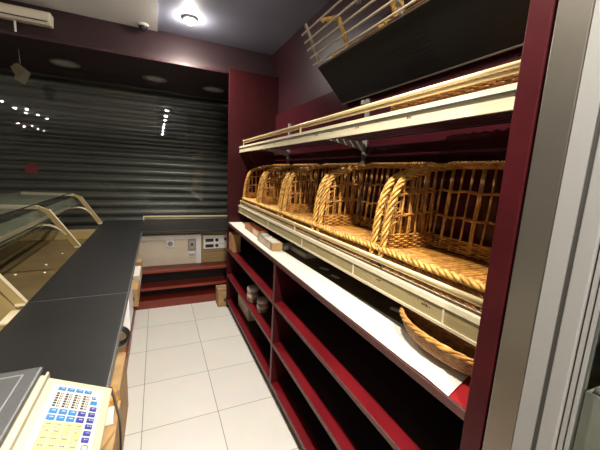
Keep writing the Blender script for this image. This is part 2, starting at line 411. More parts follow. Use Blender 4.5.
# ------------------------------------------------------------ the two display shelves
def marks(y, z, x, n, s=.008):
    mb = MB()
    for q in range(n):
        yy = y-q*s*1.1
        mb.box(x-.0006,yy,z,x,yy-s*.28,z+s*random.uniform(.7,1.3))
        if random.random() < .7: mb.box(x-.0006,yy,z+s*random.choice((0,.5,1)),x,yy-s*.8,z+s*random.choice((0,.5,1))+s*.22)
    return mb
def display_shelf(label, z0, z1, zr, ends, ribs, brks, rail_dz, mk, face):
    d = thing('display_shelf', label, 'shelf', (1.0,1.9,z0))
    XR = .82
    zt = z1-.012
    if face == 'cream_rail':
        for q in range(7):
            xa = XR+.042+.0475*q
            MB().box(xa,Y0+.004,zt-.014,xa+.030,Y1-.004,zt).build('slat', 'plum', d)
    else:
        MB().box(XR+.03,Y0+.004,zt-.018,XB-.017,Y1-.004,zt).build('shelf_board', 'brown_top', d)
    pr = MB().prism([(XR,z0),(XR+.006,z0),(XR+.012,z1-.016),(XR+.03,z1-.012),(XR+.03,z1-.02),(XR+.04,z1-.02),(XR+.04,z1),(XR+.006,z1),(XR-.002,z1-.010)],
                    'y', Y0+.004, Y1-.004).build('price_rail', face, d)
    sub(MB().box(XR-.005,Y0+.004,z0-.004,XR+.003,Y1-.004,z0+.006), 'lower_lip', 'cream_rail', pr)
    sub(MB().prism([(XR-.006,z1-.014),(XR+.038,z1+.002),(XR+.038,z1+.006),(XR-.004,z1+.003)], 'y', Y0+.004, Y1-.004), 'upper_lip', 'cream_rail', pr)
    if face == 'cream_rail':
        sub(MB().box(XR-.0075,Y0+.004,z1-.0165,XR+.0,Y1-.004,z1-.0135), 'groove', 'gasket', pr)
    for y in ribs: sub(MB().box(XR-.004,y-.003,z0,XR+.002,y+.003,z1-.012), 'clip', 'cream_rail', pr)
    for (y, z, n) in mk: sub(marks(y, z, XR-.0008, n), 'ink_mark', 'ink', pr)
    # double brass rail
    for dx, dz, r in ((0,rail_dz,.0080),(.009,-rail_dz,.0066)):
        MB().tube([(XR+.004+dx,Y0+.006,zr+dz),(XR+.004+dx,ends,zr+dz)], r, 10).build('rail_rod', 'brass', d, smooth=True)
    for y in brks:
        mb = MB()
        mb.box(XR+.0005,y-.005,z1+.002,XR+.009,y+.006,zr+rail_dz)
        mb.lathe([(.009,-.009),(.0105,-.004),(.0105,.004),(.009,.009)], XR+.004, y, zr+rail_dz, 12, Matrix.Rotation(PI/2, 4, 'X'))
        mb.build('rail_bracket', 'brass', d, bevel=.002)
    # cantilever arms
    for y in (2.97,1.69):
        MB().prism([(XR+.04,zt-.0145),(XB-.017,zt-.0145),(XB-.017,zt-.075),(XB-.06,zt-.06)], 'y', y-.004, y+.004).build('shelf_arm', 'stand', d)
    return d
display_shelf('upper display shelf with cream price rail and double brass rail, above the bread baskets', 1.768, 1.825, 1.869, 3.26, (),
              (3.25,1.835), .0068, [(1.62,1.79,4),(1.45,1.792,3),(1.22,1.79,3),(.90,1.79,3),(.86,1.802,4),(2.3,1.79,3),(2.7,1.79,3),(1.08,1.80,4)], 'cream_rail')
display_shelf('lower display shelf with yellowed clear price rail and double brass rail, carrying the bread baskets', 1.122, 1.197, 1.242, 3.33, (3.28,2.38,1.716,1.15,.644),
              (3.32,1.853), .0068, [(.80,1.165,6),(.735,1.155,5),(.70,1.175,4),(.98,1.16,3),(1.52,1.16,3)], 'olive_rail')

# ------------------------------------------------------------ wicker bread baskets
BW, BD, BH = .555, .315, .458     # width along Y, depth along X, height of the back
def basket():
    d = thing('bread_basket', '', 'basket', (.85,.74,1.192), 'open-fronted wicker bread baskets', absolute=False)
    hw = BW/2
    rnd = random.Random(3)
    # base: rods running front to back
    mb = MB()
    k = 27
    for i in range(k):
        y = -hw+.012+(BW-.024)*i/(k-1)
        mb.tube([(.004,y,.090+rnd.uniform(-.002,.002)),(.14,y+rnd.uniform(-.003,.003),.087),(BD-.03,y,.088)], .0066, 6)
    for x in (.04,.16,.27): mb.tube([(x,-hw+.005,.079),(x,hw-.005,.079)], .006, 5)
    mb.build('base', 'wicker', d, smooth=True, loc=(0,0,0))
    # front border: two rope braids, one above another
    mb = MB()
    mb.braid([(-.004,-hw,.096),(-.008,0,.093),(-.004,hw,.096)], .0085, .0074, 3, .085)
    mb.build('front_border', 'wicker_lt', d, smooth=True, loc=(0,0,0))
    mb = MB(); mb.braid([(.004,-hw,.068),(.0,0,.066),(.004,hw,.068)], .006, .006, 3, .07)
    mb.build('lower_border', 'wicker_dk', d, smooth=True, loc=(0,0,0))
    # foot ring
    mb = MB()
    for q in range(5):
        z = .006+.0105*q
        mb.braid([(.012,-hw+.01,z),(BD-.04,-hw+.01,z),(BD-.04,hw-.01,z),(.012,hw-.01,z),(.012,-hw+.01,z)], .004, .0045, 2, .05)
    mb.build('foot_rim', 'wicker_dk', d, smooth=True, loc=(0,0,0))
    bx = lambda z: BD-.035+.035*(z/BH)           # the back leans a little
    # back
    mb = MB(); k = 12
    for i in range(k):
        y = -hw+.02+(BW-.04)*i/(k-1)
        for dd in ((0,.009) if i%3 == 1 else (.004,)):
            yy = y+dd
            mb.tube([(bx(z)+rnd.uniform(-.002,.002),yy+rnd.uniform(-.003,.003),z) for z in (.06,.12,.2,.3,BH-.005)], .0052, 5)
    for z in (.235,.345):
        for s_ in (0,1):
            pts = []
            for i in range(40):
                y = -hw+.01+(BW-.02)*i/39
                pts.append((bx(z)+.007*math.sin(i*1.1+PI*s_), y, z+.004*s_+.003*math.sin(i*.7)))
            mb.tube(pts, .0042, 5)
    for q in range(6):
        z = .098+.0095*q
        mb.tube([(bx(z)+.005*math.sin(i*1.3+PI*(q%2)), -hw+.01+(BW-.02)*i/30, z) for i in range(31)], .0045, 5)
    mb.build('back_panel', 'wicker', d, smooth=True, loc=(0,0,0))
    # rim of the back
    mb = MB(); mb.braid([(bx(BH)-.004,-hw+.004,BH-.012),(bx(BH),-hw+.06,BH),(bx(BH),hw-.06,BH),(bx(BH)-.004,hw-.004,BH-.012)], .0095, .0085, 4, .075)
    mb.build('back_rim', 'wicker', d, smooth=True, loc=(0,0,0))
    # sides
    prof = smooth_path([(-.004,.05),(.000,.14),(.012,.24),(.034,.325),(.066,.378),(.105,.402),(.17,.422),(.235,.440),(BD-.005,.452)], 6)
    def top(x):
        best = .05
        for a, b in zip(prof, prof[1:]):
            if a.x <= x <= b.x and b.x > a.x: best = a.y+(b.y-a.y)*(x-a.x)/(b.x-a.x)
        return best
    for sg in (-1,1):
        y = sg*(hw-.026)
        sp = MB()
        xs = [.040,.082,.124,.166,.208,.250]
        for x in xs:
            for dd in ((0,.008) if x in (.040,.124,.208) else (.003,)):
                h = top(x+dd)-.004
                sp.tube([(x+dd,y+rnd.uniform(-.002,.002),.07),(x+dd+rnd.uniform(-.003,.003),y,.5*h),(x+dd,y,h)], .0048, 5)
        for z, x0 in ((.225,.012),(.315,.035)):
            for s_ in (0,1):
                sp.tube([(x0+(BD-.045-x0)*i/20, y+.007*math.sin(i*1.6+PI*s_), z+.05*(i/20)**.7*.5+.004*s_) for i in range(21)], .0042, 5)
        # a slanting tie rod at the front
        sp.tube([(.004,y+.004,.16),(.04,y-.004,.205),(.08,y+.004,.215)], .0045, 5)
        sp.tube([(.012,y+.004,.25),(.05,y-.004,.290),(.085,y+.004,.300)], .0045, 5)
        for q in range(7):
            z = .098+.0095*q
            sp.tube([(.006+(BD-.04)*i/20, y+.005*math.sin(i*1.7+PI*(q%2)), z) for i in range(21)], .0045, 5)
        side = sp.build('side_panel', 'wicker', d, smooth=True, loc=(0,0,0))
        eb = MB(); eb.braid([(p.x,y-sg*.002,p.y) for p in prof], .0100, .0062, 4, .14)
        sub(eb, 'edge_braid', 'wicker_lt', side, smooth=True)
    return d
b0 = basket()
B = (.745,1.305,1.868,2.455,3.03)
lab = ['nearest large wicker bread basket on the lower display shelf, cut off by the red post',
       'second large wicker bread basket from the red post on the lower display shelf',
       'third large wicker bread basket from the red post, middle one on the lower display shelf',
       'fourth large wicker bread basket from the red post on the lower display shelf',
       'farthest large wicker bread basket at the left end of the lower display shelf']
b0.location = (.85,B[0],1.189); b0['label'] = lab[0]
for y, l in zip(B[1:], lab[1:]): copy_thing(b0, (.85,y,1.189), l)

# flat woven tray on the top shelf
d = thing('wicker_tray', 'flat brown wicker tray on the upper display shelf beside the red post', 'tray', (1.0,.95,1.813))
mb = MB()
for q in range(6):
    z = 1.818+.0075*q
    mb.tube([(.855+.004*math.sin(i*1.3+PI*(q%2)), .47+.56*i/60, z) for i in range(61)], .0045, 5)
    mb.tube([(1.15+.004*math.sin(i*1.3+PI*(q%2)), .47+.56*i/60, z) for i in range(61)], .0045, 5)
    for y in (.47,1.03): mb.tube([(.855+.295*i/16, y+.004*math.sin(i*1.5+PI*(q%2)), z) for i in range(17)], .0045, 5)
mb.build('side_wall', 'wicker_dk', d, smooth=True)
mb = MB(); [mb.tube([(.86,y,1.820),(1.145,y,1.820)], .0045, 5) for y in [.48+.0125*i for i in range(44)]]
mb.build('base', 'wicker_dk', d, smooth=True)
mb = MB(); mb.braid([(.855,.47,1.866),(.855,1.03,1.866)], .007, .0065, 3, .06); mb.build('rim', 'wicker_dk', d, smooth=True)

# ------------------------------------------------------------ overhead panel with rod rack, leaning out over the aisle
XP, ZP = 1.190, 2.072
YA, YB = .47, 1.965
d = thing('overhead_rack', 'dark leaning overhead panel with a pale five-rod rack along its top', 'rack', (1.15,1.2,2.07))
m1 = (-.714,.700); n1 = (.700,.714)          # along the panel, and into it
def L1(a, t): return (XP+m1[0]*a+n1[0]*t, ZP+m1[1]*a+n1[1]*t)
pa = MB(); pa.prism([L1(0,0), L1(.285,0), L1(.285,.02), L1(0,.02)], 'y', YA, YB); pn = pa.build('panel', 'smoked', d, bevel=.002)
rb = MB()
for q in range(1,13):
    a = .285*q/13
    rb.prism([L1(a-.003,-.002), L1(a+.003,-.002), L1(a+.003,.001), L1(a-.003,.001)], 'y', 1.1, YB-.004)
sub(rb, 'rib', 'smoked', pn)
sub(MB().prism([L1(-.006,-.004), L1(0,-.004), L1(0,.022), L1(-.006,.022)], 'y', YA, YB), 'lower_trim', 'smoke_edge', pn)
sub(MB().prism([L1(.285,-.003), L1(.289,-.003), L1(.289,.022), L1(.285,.022)], 'y', YA, YB), 'upper_trim', 'smoke_edge', pn)
m2 = (-.478,.878); n2 = (.878,.478)
bx0 = (.992,2.286)
def L2(a, t): return (bx0[0]+m2[0]*a+n2[0]*t, bx0[1]+m2[1]*a+n2[1]*t)
for y in (YB-.004,1.20,.52):
    MB().prism([L2(0,.004), L2(.255,.004), L2(.255,.016), L2(0,.016)], 'y', y-.010, y+.010).build('upright', 'rack_grey', d, bevel=.002)
for q in range(5):
    c = (.964-.0231*q-.003, 2.290+.0412*q-.002)
    MB().tube([(c[0],YA,c[1]),(c[0],YB+.018,c[1])], .0055, 8).build('rod', 'rack_rod', d, smooth=True)
# rack floor that carries the baskets, hung from the ceiling side
c0, c1 = L2(.0,.018), L2(0,.24)
MB().prism([L2(-.004,.018), L2(-.004,.24), L2(-.016,.24), L2(-.016,.018)], 'y', YA, YB).build('rack_floor', 'smoked', d)
for y in (1.75,.7):
    MB().box(1.12,y-.01,2.60,1.14,y+.01,ZC-.001).build('hanger', 'smoke_edge', d)
# baskets lying in the rack
def small_basket(label, y, w):
    t = thing('rack_basket', label, 'basket', (.95,y,2.35), 'wicker baskets in the overhead rack')
    mb = MB()
    for i in range(int(w/.085)):
        yy = y-w/2+.085*i+.04
        for dd in (0,.014):
            a, b = L2(.012,.075), L2(.225,.085)
            mb.tube([(a[0],yy+dd,a[1]),(b[0]+.006,yy+dd,b[1])], .008, 6)
    for h in (.03,.05,.07,.12,.19,.215):
        pts = []
        for i in range(30):
            a = L2(h+.004*math.sin(i), .078+.010*math.sin(i*1.4)); pts.append((a[0], y-w/2+w*i/29, a[1]))
        mb.tube(pts, .0065, 6)
    e = [L2(h,tt) for (h, tt) in ((.012,.075),(.012,.21),(.21,.21),(.225,.085))]
    for yy in (y-w/2,y+w/2):
        mb = MB(); mb.braid([(p[0],yy,p[1]) for p in e], .008, .008, 3, .07); mb.build('end_braid', 'wicker_lt', t, smooth=True)
    mb = MB()
    for tt in (.09,.13,.17): a = L2(.012,tt); mb.tube([(a[0],y-w/2,a[1]),(a[0],y+w/2,a[1])], .007, 5)
    mb.build('base', 'wicker_dk', t, smooth=True)
small_basket('brown wicker basket behind the rods at the left end of the overhead rack', 1.66, .46)
small_basket('brown wicker basket behind the rods in the middle of the overhead rack', 1.14, .48)

# ------------------------------------------------------------ things on the ledge under the lower shelf
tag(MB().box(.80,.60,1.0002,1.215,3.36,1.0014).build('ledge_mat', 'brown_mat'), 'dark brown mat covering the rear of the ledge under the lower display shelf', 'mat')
mb = MB(); xs0 = [(3.39,.715,.90),(3.22,.708,.86),(3.0,.706,.80),(2.6,.706,.80),(2.03,.706,.838),(1.6,.706,.85),(1.216,.706,.862),(.9,.706,.874),(.66,.706,.88),(.585,.708,.88)]
def zz(y): return 1.0025+.0015*math.sin(y*9)**2
vs = []
for y, a, b in xs0:
    for q in range(6):
        vs.append((a+(b-a)*q/5, y, .0012+zz(y)+.001*math.sin(q*2+y*4)))
mb.v = vs; mb.f = [(i*6+j, i*6+j+1, i*6+j+7, i*6+j+6) for i in range(len(xs0)-1) for j in range(5)]
n = len(mb.v); mb.v += [(.704,.505,1.004),(.885,.56,1.004)]
mb.f += [(n-6, n-1, n+1, n)]
o = mb.build('paper_liner', 'paper'); s_ = o.modifiers.new('solid','SOLIDIFY'); s_.thickness = .0012; s_.offset = 1
tag(o, 'long white paper liner spread along the front of the brown ledge', 'paper')
for i, (x, y, a, l) in enumerate(((.931,1.614,.5,'torn white paper scrap on the dark ledge, far one of a pair'),(.92,1.462,.2,'torn white paper scrap on the dark ledge, near one of a pair'),(.955,.985,.35,'torn white paper scrap on the dark ledge beside the oval basket'))):
    mm = MB(); mm.prism([(-.018,-.03),(.004,-.038),(.018,.0),(.012,.035),(-.014,.028)], 'z', 0, .0015)
    o = mm.build('paper_scrap', 'paper', loc=(x,y,1.0018)); o.rotation_euler = (0,0,a); tag(o, l, 'paper', 'paper scraps on the ledge')

def carton(name, label, x0, x1, y0, y1, z, h, m, cat='box', group=None, t=.004):
    d = thing(name, label, cat, ((x0+x1)/2,(y0+y1)/2,z), group)
    mb = MB(); mb.box(x0,y0,z,x1,y1,z+t); mb.build('base', m, d)
    mb = MB(); mb.box(x0,y0,z+t,x0+t,y1,z+h); mb.box(x1-t,y0,z+t,x1,y1,z+h); mb.box(x0+t,y0,z+t,x1-t,y0+t,z+h); mb.box(x0+t,y1-t,z+t,x1-t,y1,z+h)
    mb.build('wall', m, d)
    return d
zp = 1.0075
cd = carton('cardboard_tray', 'long low cardboard tray of papers on the ledge, nearer one', .752,.832,2.075,2.44,zp,.058,'card', 'tray', 'cardboard trays on the ledge')
o = MB().box(.751,2.12,zp+.008,.7519,2.40,zp+.05).build('side_label', 'card_pale', cd)
cd = carton('cardboard_tray', 'long low reddish cardboard tray on the ledge, farther one', .785,.862,2.50,2.98,zp,.062,'card_red', 'tray', 'cardboard trays on the ledge')
MB().box(.784,2.53,zp+.01,.7849,2.70,zp+.052).build('side_label', 'card_pale', cd)
mm = MB()
for i in range(7): mm.box(.762,2.10+.03*i,zp+.006,.822,2.108+.03*i,zp+.052+.012*random.random())
tag(mm.build('paper_bundle', 'paper'), 'bundle of white slips standing in the nearer cardboard tray', 'paper')
tag(MB().box(.765,2.325,zp+.006,.82,2.42,zp+.068).build('dark_pouch', 'grey_pl', bevel=.012), 'dark grey pouch in the nearer cardboard tray behind the white slips', 'pouch')
d = thing('packet', 'small pale green packet on the ledge beside the near cardboard tray', 'packet', (.87,2.13,1.0))
MB().box(.85,2.095,1.0055,.895,2.165,1.040).build('pack', 'white_rubber', d, bevel=.008)
MB().box(.85,2.092,1.006,.89,2.095,1.022).build('label_patch', 'paper', d)
d = thing('grey_tray', 'flat light grey plastic tray on the ledge behind the cardboard trays', 'tray', (1.0,2.02,1.0))
MB().box(.915,1.85,1.0018,1.10,2.20,1.008).build('base', 'card_pale', d)
MB().box(.915,1.85,1.008,.921,2.20,1.034).box(1.094,1.85,1.008,1.10,2.20,1.034).box(.921,1.85,1.008,1.094,1.856,1.034).box(.921,2.194,1.008,1.094,2.20,1.034).build('rim', 'card_pale', d)

# oval basket at the near end of the ledge
d = thing('oval_basket', 'small oval tightly woven wicker basket leaning back with a raised end on the ledge', 'basket', (.84,.60,1.004))
A, Bb = .085, .200
tilt = Matrix.Rotation(math.radians(13), 4, 'Y')      # front rim tipped up
piv = Vector((.832,.640,.9915))
def T(x, y, z):
    p = tilt @ Vector((x, y, z)); return tuple(p+piv)
def rimz(th): return .050+.024*max(0,math.sin(th))**2.5+.010*max(0,-math.sin(th))**2.5
mb = MB(); R_ = 12; S = 120
DZ = .030
for q in range(R_):
    f = q/(R_-1); k = .62+.38*f**.7
    mb.tube([T(A*k*math.cos(2*PI*i/S)*(1+.020*math.sin(i*PI*24/60+PI*(q%2))), Bb*k*math.sin(2*PI*i/S)*(1+.016*math.sin(i*PI*24/60+PI*(q%2))),
              DZ+f*(rimz(2*PI*i/S)-.008)) for i in range(S)], .0046, 5, closed=True)
mb.build('woven_wall', 'wicker_dk', d, smooth=True)
mb = MB()
for i in range(48):
    th = 2*PI*i/48
    mb.tube([T(A*k*math.cos(th), Bb*k*math.sin(th), DZ+f*(rimz(th)-.008)) for f, k in ((0,.62),(.3,.78),(.65,.90),(1,1))], .004, 5)
mb.build('stake_ring', 'wicker_dk', d, smooth=True)
mb = MB()
for ph in (0,1,2):
    mb.tube([T((A+.006*math.cos(i*.38+ph*2.1))*math.cos(2*PI*i/150), (Bb+.006*math.cos(i*.38+ph*2.1))*math.sin(2*PI*i/150), DZ-.002+rimz(2*PI*i/150)+.005*math.sin(i*.38+ph*2.1)) for i in range(150)], .0050, 6, closed=True)
mb.build('rim', 'wicker', d, smooth=True)
mb = MB()
for q in range(13):
    k = .62*(q+.5)/13
    mb.tube([T(A*k*math.cos(2*PI*i/40), Bb*k*math.sin(2*PI*i/40), DZ+.001) for i in range(40)], .0052, 5, closed=True)
mb.build('base', 'wicker_dk', d, smooth=True)

# things in the lower cubbies
for (x, y, r, h, l) in ((.775,2.60,.056,.135,'grey-brown round jar with pale lid on the middle shelf, farther of two'),(.790,2.36,.050,.115,'grey-brown round jar with pale lid on the middle shelf, nearer of two')):
    d = thing('jar', l, 'jar', (x,y,.4066), 'round jars in the cubby')
    MB().lathe([(r*.94,.407),(r,.412),(r,.405+h*.72),(r*.93,.405+h*.76)], x,y,0,24).build('body', 'jar', d, smooth=True)
    MB().lathe([(r*.99,.405+h*.76),(r*1.0,.405+h*.78),(r*1.0,.405+h*.97),(r*.94,.405+h)], x,y,0,24).build('lid', 'jarlid', d, smooth=True)
    MB().lathe([(r*1.004,.405+h*.25),(r*1.004,.405+h*.55)], x,y,0,24).build('label_band', 'jarlid', d, smooth=True)
d = thing('pale_carton', 'pale beige carton standing on the bottom shelf of the lower cubby', 'box', (.83,2.95,.1006))
MB().box(.79,2.80,.101,.92,3.22,.30).build('body', 'card_pale', d, bevel=.004)
MB().box(.79,2.80,.3005,.854,3.22,.304).build('flap', 'card_pale', d); MB().box(.857,2.80,.3005,.92,3.22,.304).build('flap', 'card_pale', d)
d = thing('pale_carton', 'pale box at the back of the middle shelf beside the cubby divider', 'box', (.93,2.2,.405))
MB().box(.86,2.05,.407,1.0,2.30,.54).build('body', 'card_pale', d, bevel=.004); MB().box(.86,2.05,.5405,.928,2.30,.543).build('flap', 'card_pale', d)
d = thing('wooden_crate', 'small brown slatted box on the top cubby shelf by the far end panel', 'box', (.78,3.2,.705))
MB().box(.715,3.20,.707,.80,3.39,.90).build('body', 'card', d, bevel=.003)
for q in range(4): MB().box(.711,3.21,.72+.045*q,.7148,3.38,.745+.045*q).build('slat', 'card_red', d)
d = thing('cardboard_box', 'small brown cardboard box on the floor in the far corner beside the shelving', 'box', (.69,3.613,0))
MB().box(.608,3.44,.0005,.742,3.60,.205).build('body', 'card_dull', d, bevel=.004)
MB().box(.613,3.432,.03,.737,3.44,.175).build('printed_side', 'card', d)
MB().lathe([(.022,0),(.022,.004),(.003,.004)], .693,3.432,.085,14, Matrix.Rotation(PI/2,4,'X')).build('hand_hole', 'gasket', d)
MB().box(.608,3.44,.206,.742,3.518,.209).build('flap', 'card_dull', d); MB().box(.608,3.522,.206,.742,3.60,.209).build('flap', 'card_dull', d)

# ------------------------------------------------------------ black counter (L shape)
ZT = .885
d = thing('counter', 'long black L-shaped counter with worn grey edges along the aisle', 'counter', (-.4,2.0,0))
for nm, a, b in (('counter_top',-.2,1.853),('counter_top',1.856,4.43)):
    mb = MB(); mb.box(-.595,a,ZT-.035,-.162,b,ZT); ct = mb.build(nm, 'counter', d, bevel=.004)
    sub(MB().box(-.1615,a,ZT-.035,-.158,min(b,3.596),ZT-.004), 'edge_band', 'counter_edge', ct)
ct = MB().box(-.160,3.60,ZT-.020,1.20,4.43,ZT).build('counter_top', 'counter', d, bevel=.004)
MB().box(-.595,1.853,ZT-.034,-.162,1.856,ZT-.001).build('joint_strip', 'seam', d)
MB().box(-.59,-.2,.10,-.26,4.40,ZT-.036).build('carcass', 'card', d)
MB().box(-.26,-.2,0,-.245,3.62,.09).build('plinth', 'redwood', d)
MB().box(-.26,1.94,.09,-.242,2.025,ZT-.036).build('stile', 'redwood', d)
MB().box(-.26,-.2,.09,-.24,1.04,.40).build('front_board', 'card', d)
# under the back run
MB().box(-.24,3.85,.0,1.20,3.88,ZT-.021).build('back_board', 'cream_wall', d)
MB().box(.455,3.845,.432,1.19,3.85,ZT-.021).build('wood_board', 'olive_wood', d)
MB().box(-.24,3.844,.78,.455,3.85,ZT-.021).build('upper_board', 'olive_wood', d)
for z, nm in ((.43,'shelf'),(.235,'shelf')):
    MB().box(-.24,3.63,z-.022,1.20,3.843,z).build(nm, 'redwood', d)
MB().box(-.24,3.63,.07,1.20,3.843,.09).build('bottom_shelf', 'redwood', d)
MB().box(-.24,3.634,0,1.20,3.65,.07).build('kick_board', 'redwood', d)
MB().box(-.24,3.63,.0905,-.215,3.843,.407).build('end_panel', 'redwood', d)
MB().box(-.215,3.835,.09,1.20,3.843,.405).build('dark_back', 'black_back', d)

# fittings on the cream board
d = thing('cable_trunking', 'white L-shaped cable trunking on the cream board under the back counter', 'trunking', (.1,3.84,.43))
MB().box(-.23,3.820,.738,.470,3.8435,.792).build('long_run', 'white_pl', d, bevel=.004)
MB().box(.410,3.820,.4315,.470,3.8435,.7375).build('drop_run', 'white_pl', d, bevel=.004)
d = thing('power_socket', 'white single power socket below the trunking on the cream board', 'socket', (.123,3.84,.655))
MB().box(.080,3.812,.648,.166,3.8495,.7375).build('plate', 'white_pl', d, bevel=.006)
MB().lathe([(.028,0),(.028,.004),(.024,.004),(.022,.001)], .123,3.812,.692,20, Matrix.Rotation(PI/2,4,'X')).build('socket_face', 'grey_pl', d)
MB().lathe([(.005,0),(.005,.005)], .113,3.811,.692,8, Matrix.Rotation(PI/2,4,'X')).build('pin_hole', 'dark_pl', d)
MB().lathe([(.005,0),(.005,.005)], .133,3.811,.692,8, Matrix.Rotation(PI/2,4,'X')).build('pin_hole', 'dark_pl', d)
d = thing('switch_box', 'grey covered switch box beside the vertical trunking', 'switch', (.37,3.84,.60))
MB().box(.320,3.805,.598,.405,3.8495,.738).build('case', 'grey_pl', d, bevel=.006)
MB().box(.332,3.800,.625,.393,3.805,.722).build('cover', 'card_pale', d, bevel=.002)
MB().box(.350,3.797,.660,.375,3.800,.690).build('rocker', 'dark_pl', d)
d = thing('junction_box', 'white junction box under the grey switch box', 'junction box', (.365,3.84,.50))
MB().box(.324,3.818,.515,.402,3.8495,.592).build('case', 'white_pl', d, bevel=.004); MB().box(.332,3.815,.535,.394,3.818,.555).build('label_strip', 'grey_pl', d)
d = thing('control_panel', 'white control panel with two black displays beside the far end panel', 'control panel', (.64,3.83,.607))
MB().box(.497,3.815,.607,.790,3.8445,.775).build('face_plate', 'white_pl', d, bevel=.003)
for z in (.695,.625):
    MB().box(.520,3.811,z,.615,3.8148,z+.038).build('display', 'dark_pl', d)
    MB().lathe([(.020,0),(.019,.010),(.014,.014)], .655,3.8148,z+.02,16, Matrix.Rotation(PI/2,4,'X')).build('knob', 'dark_pl', d)
MB().lathe([(.018,0),(.017,.010),(.012,.014)], .760,3.8148,.722,16, Matrix.Rotation(PI/2,4,'X')).build('red_button', 'redpaper', d)
mm = MB()
for q in range(4): mm.box(.69+.016*q,3.8143,.665,.698+.016*q,3.8149,.672)
mm.build('printed_mark', 'ink', d)

# brass rail at the foot of the window
d = thing('brass_rail', 'thin brass rail standing on the counter in front of the shop window', 'rail', (.3,4.39,ZT))
MB().box(-.172,4.384,.922,1.19,4.396,.940).build('bar', 'brass', d)
for x in (-.166,1.15): MB().box(x-.006,4.384,ZT+.0005,x+.006,4.396,.922).build('post', 'brass', d)

# ------------------------------------------------------------ things stored under the counter edge
def block(name, label, cat, x0, x1, y0, y1, z0, z1, m, extra=None, group=None):
    d = thing(name, label, cat, ((x0+x1)/2,(y0+y1)/2,z0), group)
    MB().box(x0,y0,z0,x1,y1,z1).build('body', m, d, bevel=.003)
    for nm, mm_, bb in (extra or []): MB().box(*bb).build(nm, mm_, d)
    return d
# brackets that carry them are part of the counter
X0, X1 = -.2595, -.166
block('wooden_block', 'tan wooden block under the inner corner of the black counter', 'block', X0,X1,3.45,3.615,.42,.60,'card',
      [('grain_strip','olive_wood',(-.25,3.4485,.50,-.175,3.45,.515))])
block('label_pad', 'white printed pad fixed below the counter edge between two tan boxes', 'pad', X0,X1,3.08,3.40,.44,.575,'paper',
      [('printed_line','grey_pl',(-.24,3.0795,.47+.03*q,-.18,3.08,.478+.03*q)) for q in range(3)])
block('tan_carton', 'tan carton with a dark mark under the counter beside the white pad', 'box', X0,X1,2.80,3.05,.395,.55,'card',
      [('dark_mark','gasket',(-.225,2.7994,.45,-.195,2.80,.48))])
block('white_board', 'white board under the counter edge beyond the black coil', 'board', X0,X1-.006,2.04,2.34,.56,.80,'white_pl')
d = thing('cable_coil', 'black coiled cable hanging under the counter edge', 'cable', (-.2,1.80,.62))
for q in range(4):
    MB().tube([(-.205+.044*math.cos(2*PI*i/28), 1.78+.014*q, .665+.044*math.sin(2*PI*i/28)-.003*q) for i in range(28)], .0085, 6, closed=True).build('loop', 'dark_pl', d, smooth=True)
MB().box(-.212,1.772,.695,-.198,1.835,.722).build('tie', 'white_pl', d)
block('kraft_folder', 'tall kraft cardboard folder under the counter between the coil and the orange wrap', 'folder', X0,X1-.004,1.42,1.74,.28,.60,'card',
      [('fold_line','card_red',(X1-.004,1.56,.29,X1-.0032,1.566,.59))])
d = thing('orange_wrapper', 'crumpled orange and white wrapper under the counter near the keypad scale', 'wrapper', (-.21,1.37,.563))
mb = MB()
bm_ = bmesh.new(); bmesh.ops.create_icosphere(bm_, subdivisions=3, radius=1)
rr = random.Random(5)
for v in bm_.verts:
    k = 1+rr.uniform(-.16,.16); mb.v.append((-.205+.034*v.co.x*k, 1.365+.040*v.co.y*k, .615+.052*v.co.z*k))
bm_.verts.ensure_lookup_table(); mb.f = [tuple(v.index for v in f.verts) for f in bm_.faces]; bm_.free()
mb.build('foil', 'orange', d)
MB().prism([(1.27,.563),(1.33,.563),(1.325,.60),(1.29,.585)], 'x', -.235, -.180).build('white_corner', 'paper', d)
block('flat_carton', 'flat brown carton under the counter beneath the keypad scale', 'box', X0,X1,1.07,1.41,.18,.562,'card')

# ------------------------------------------------------------ keypad scale
d = thing('shop_scale', 'cream shop scale with colourful keypad and grey steel platter on the black counter', 'scale', (-.3,.85,ZT))
sl = .48
def zs_(x): return .955-sl*(x+.255)
yb, yt = .60, 1.012
MB().prism([(-.296,ZT+.012),(-.142,ZT+.004),(-.140,zs_(-.142)-.006),(-.296,zs_(-.296)-.003)], 'y', yb, yt).build('body', 'scale', d, bevel=.006)
MB().prism([(-.52,ZT+.006),(-.298,ZT+.006),(-.298,.966),(-.312,.972),(-.52,.972)], 'y', yb, 1.03).build('rear_body', 'scale', d, bevel=.006)
MB().prism([(-.300,.955),(-.292,.955),(-.292,.984),(-.298,.986)], 'y', yb, 1.018).build('side_ridge', 'scale', d, bevel=.002)
def on_slope(mb, x0, x1, y0, y1, t0, t1):
    n = len(mb.v)
    nx, nz = sl/math.hypot(1,sl), 1/math.hypot(1,sl)
    for t in (t0,t1):
        for x, y in ((x0,y0),(x1,y0),(x1,y1),(x0,y1)): mb.v.append((x+nx*t, y, zs_(x)+nz*t))
    mb.f += [tuple(n+i for i in q) for q in ((3,2,1,0),(4,5,6,7),(0,1,5,4),(1,2,6,5),(2,3,7,6),(3,0,4,7))]
    return mb
on_slope(MB(), -.274,-.158,.625,.985,-.003,.0012).build('keypad_sheet', 'padwhite', d)
cols = [-.253,-.2335,-.214,-.1945]
rk = random.Random(11)
def glyph(mb, x, y, s, kind):
    if kind == 'bar': on_slope(mb, x-s,x+s,y-.0012,y+.0012,.0040,.0044)
    elif kind == 'num':
        on_slope(mb, x-s,x+s,y-s*.15,y+s*.15,.0040,.0044)
        if rk.random() < .6: on_slope(mb, x-s,x-s*.7,y-s*.6,y+s*.6,.0040,.0044)
        if rk.random() < .6: on_slope(mb, x+s*.7,x+s,y-s*.6,y+s*.6,.0040,.0044)
    return mb
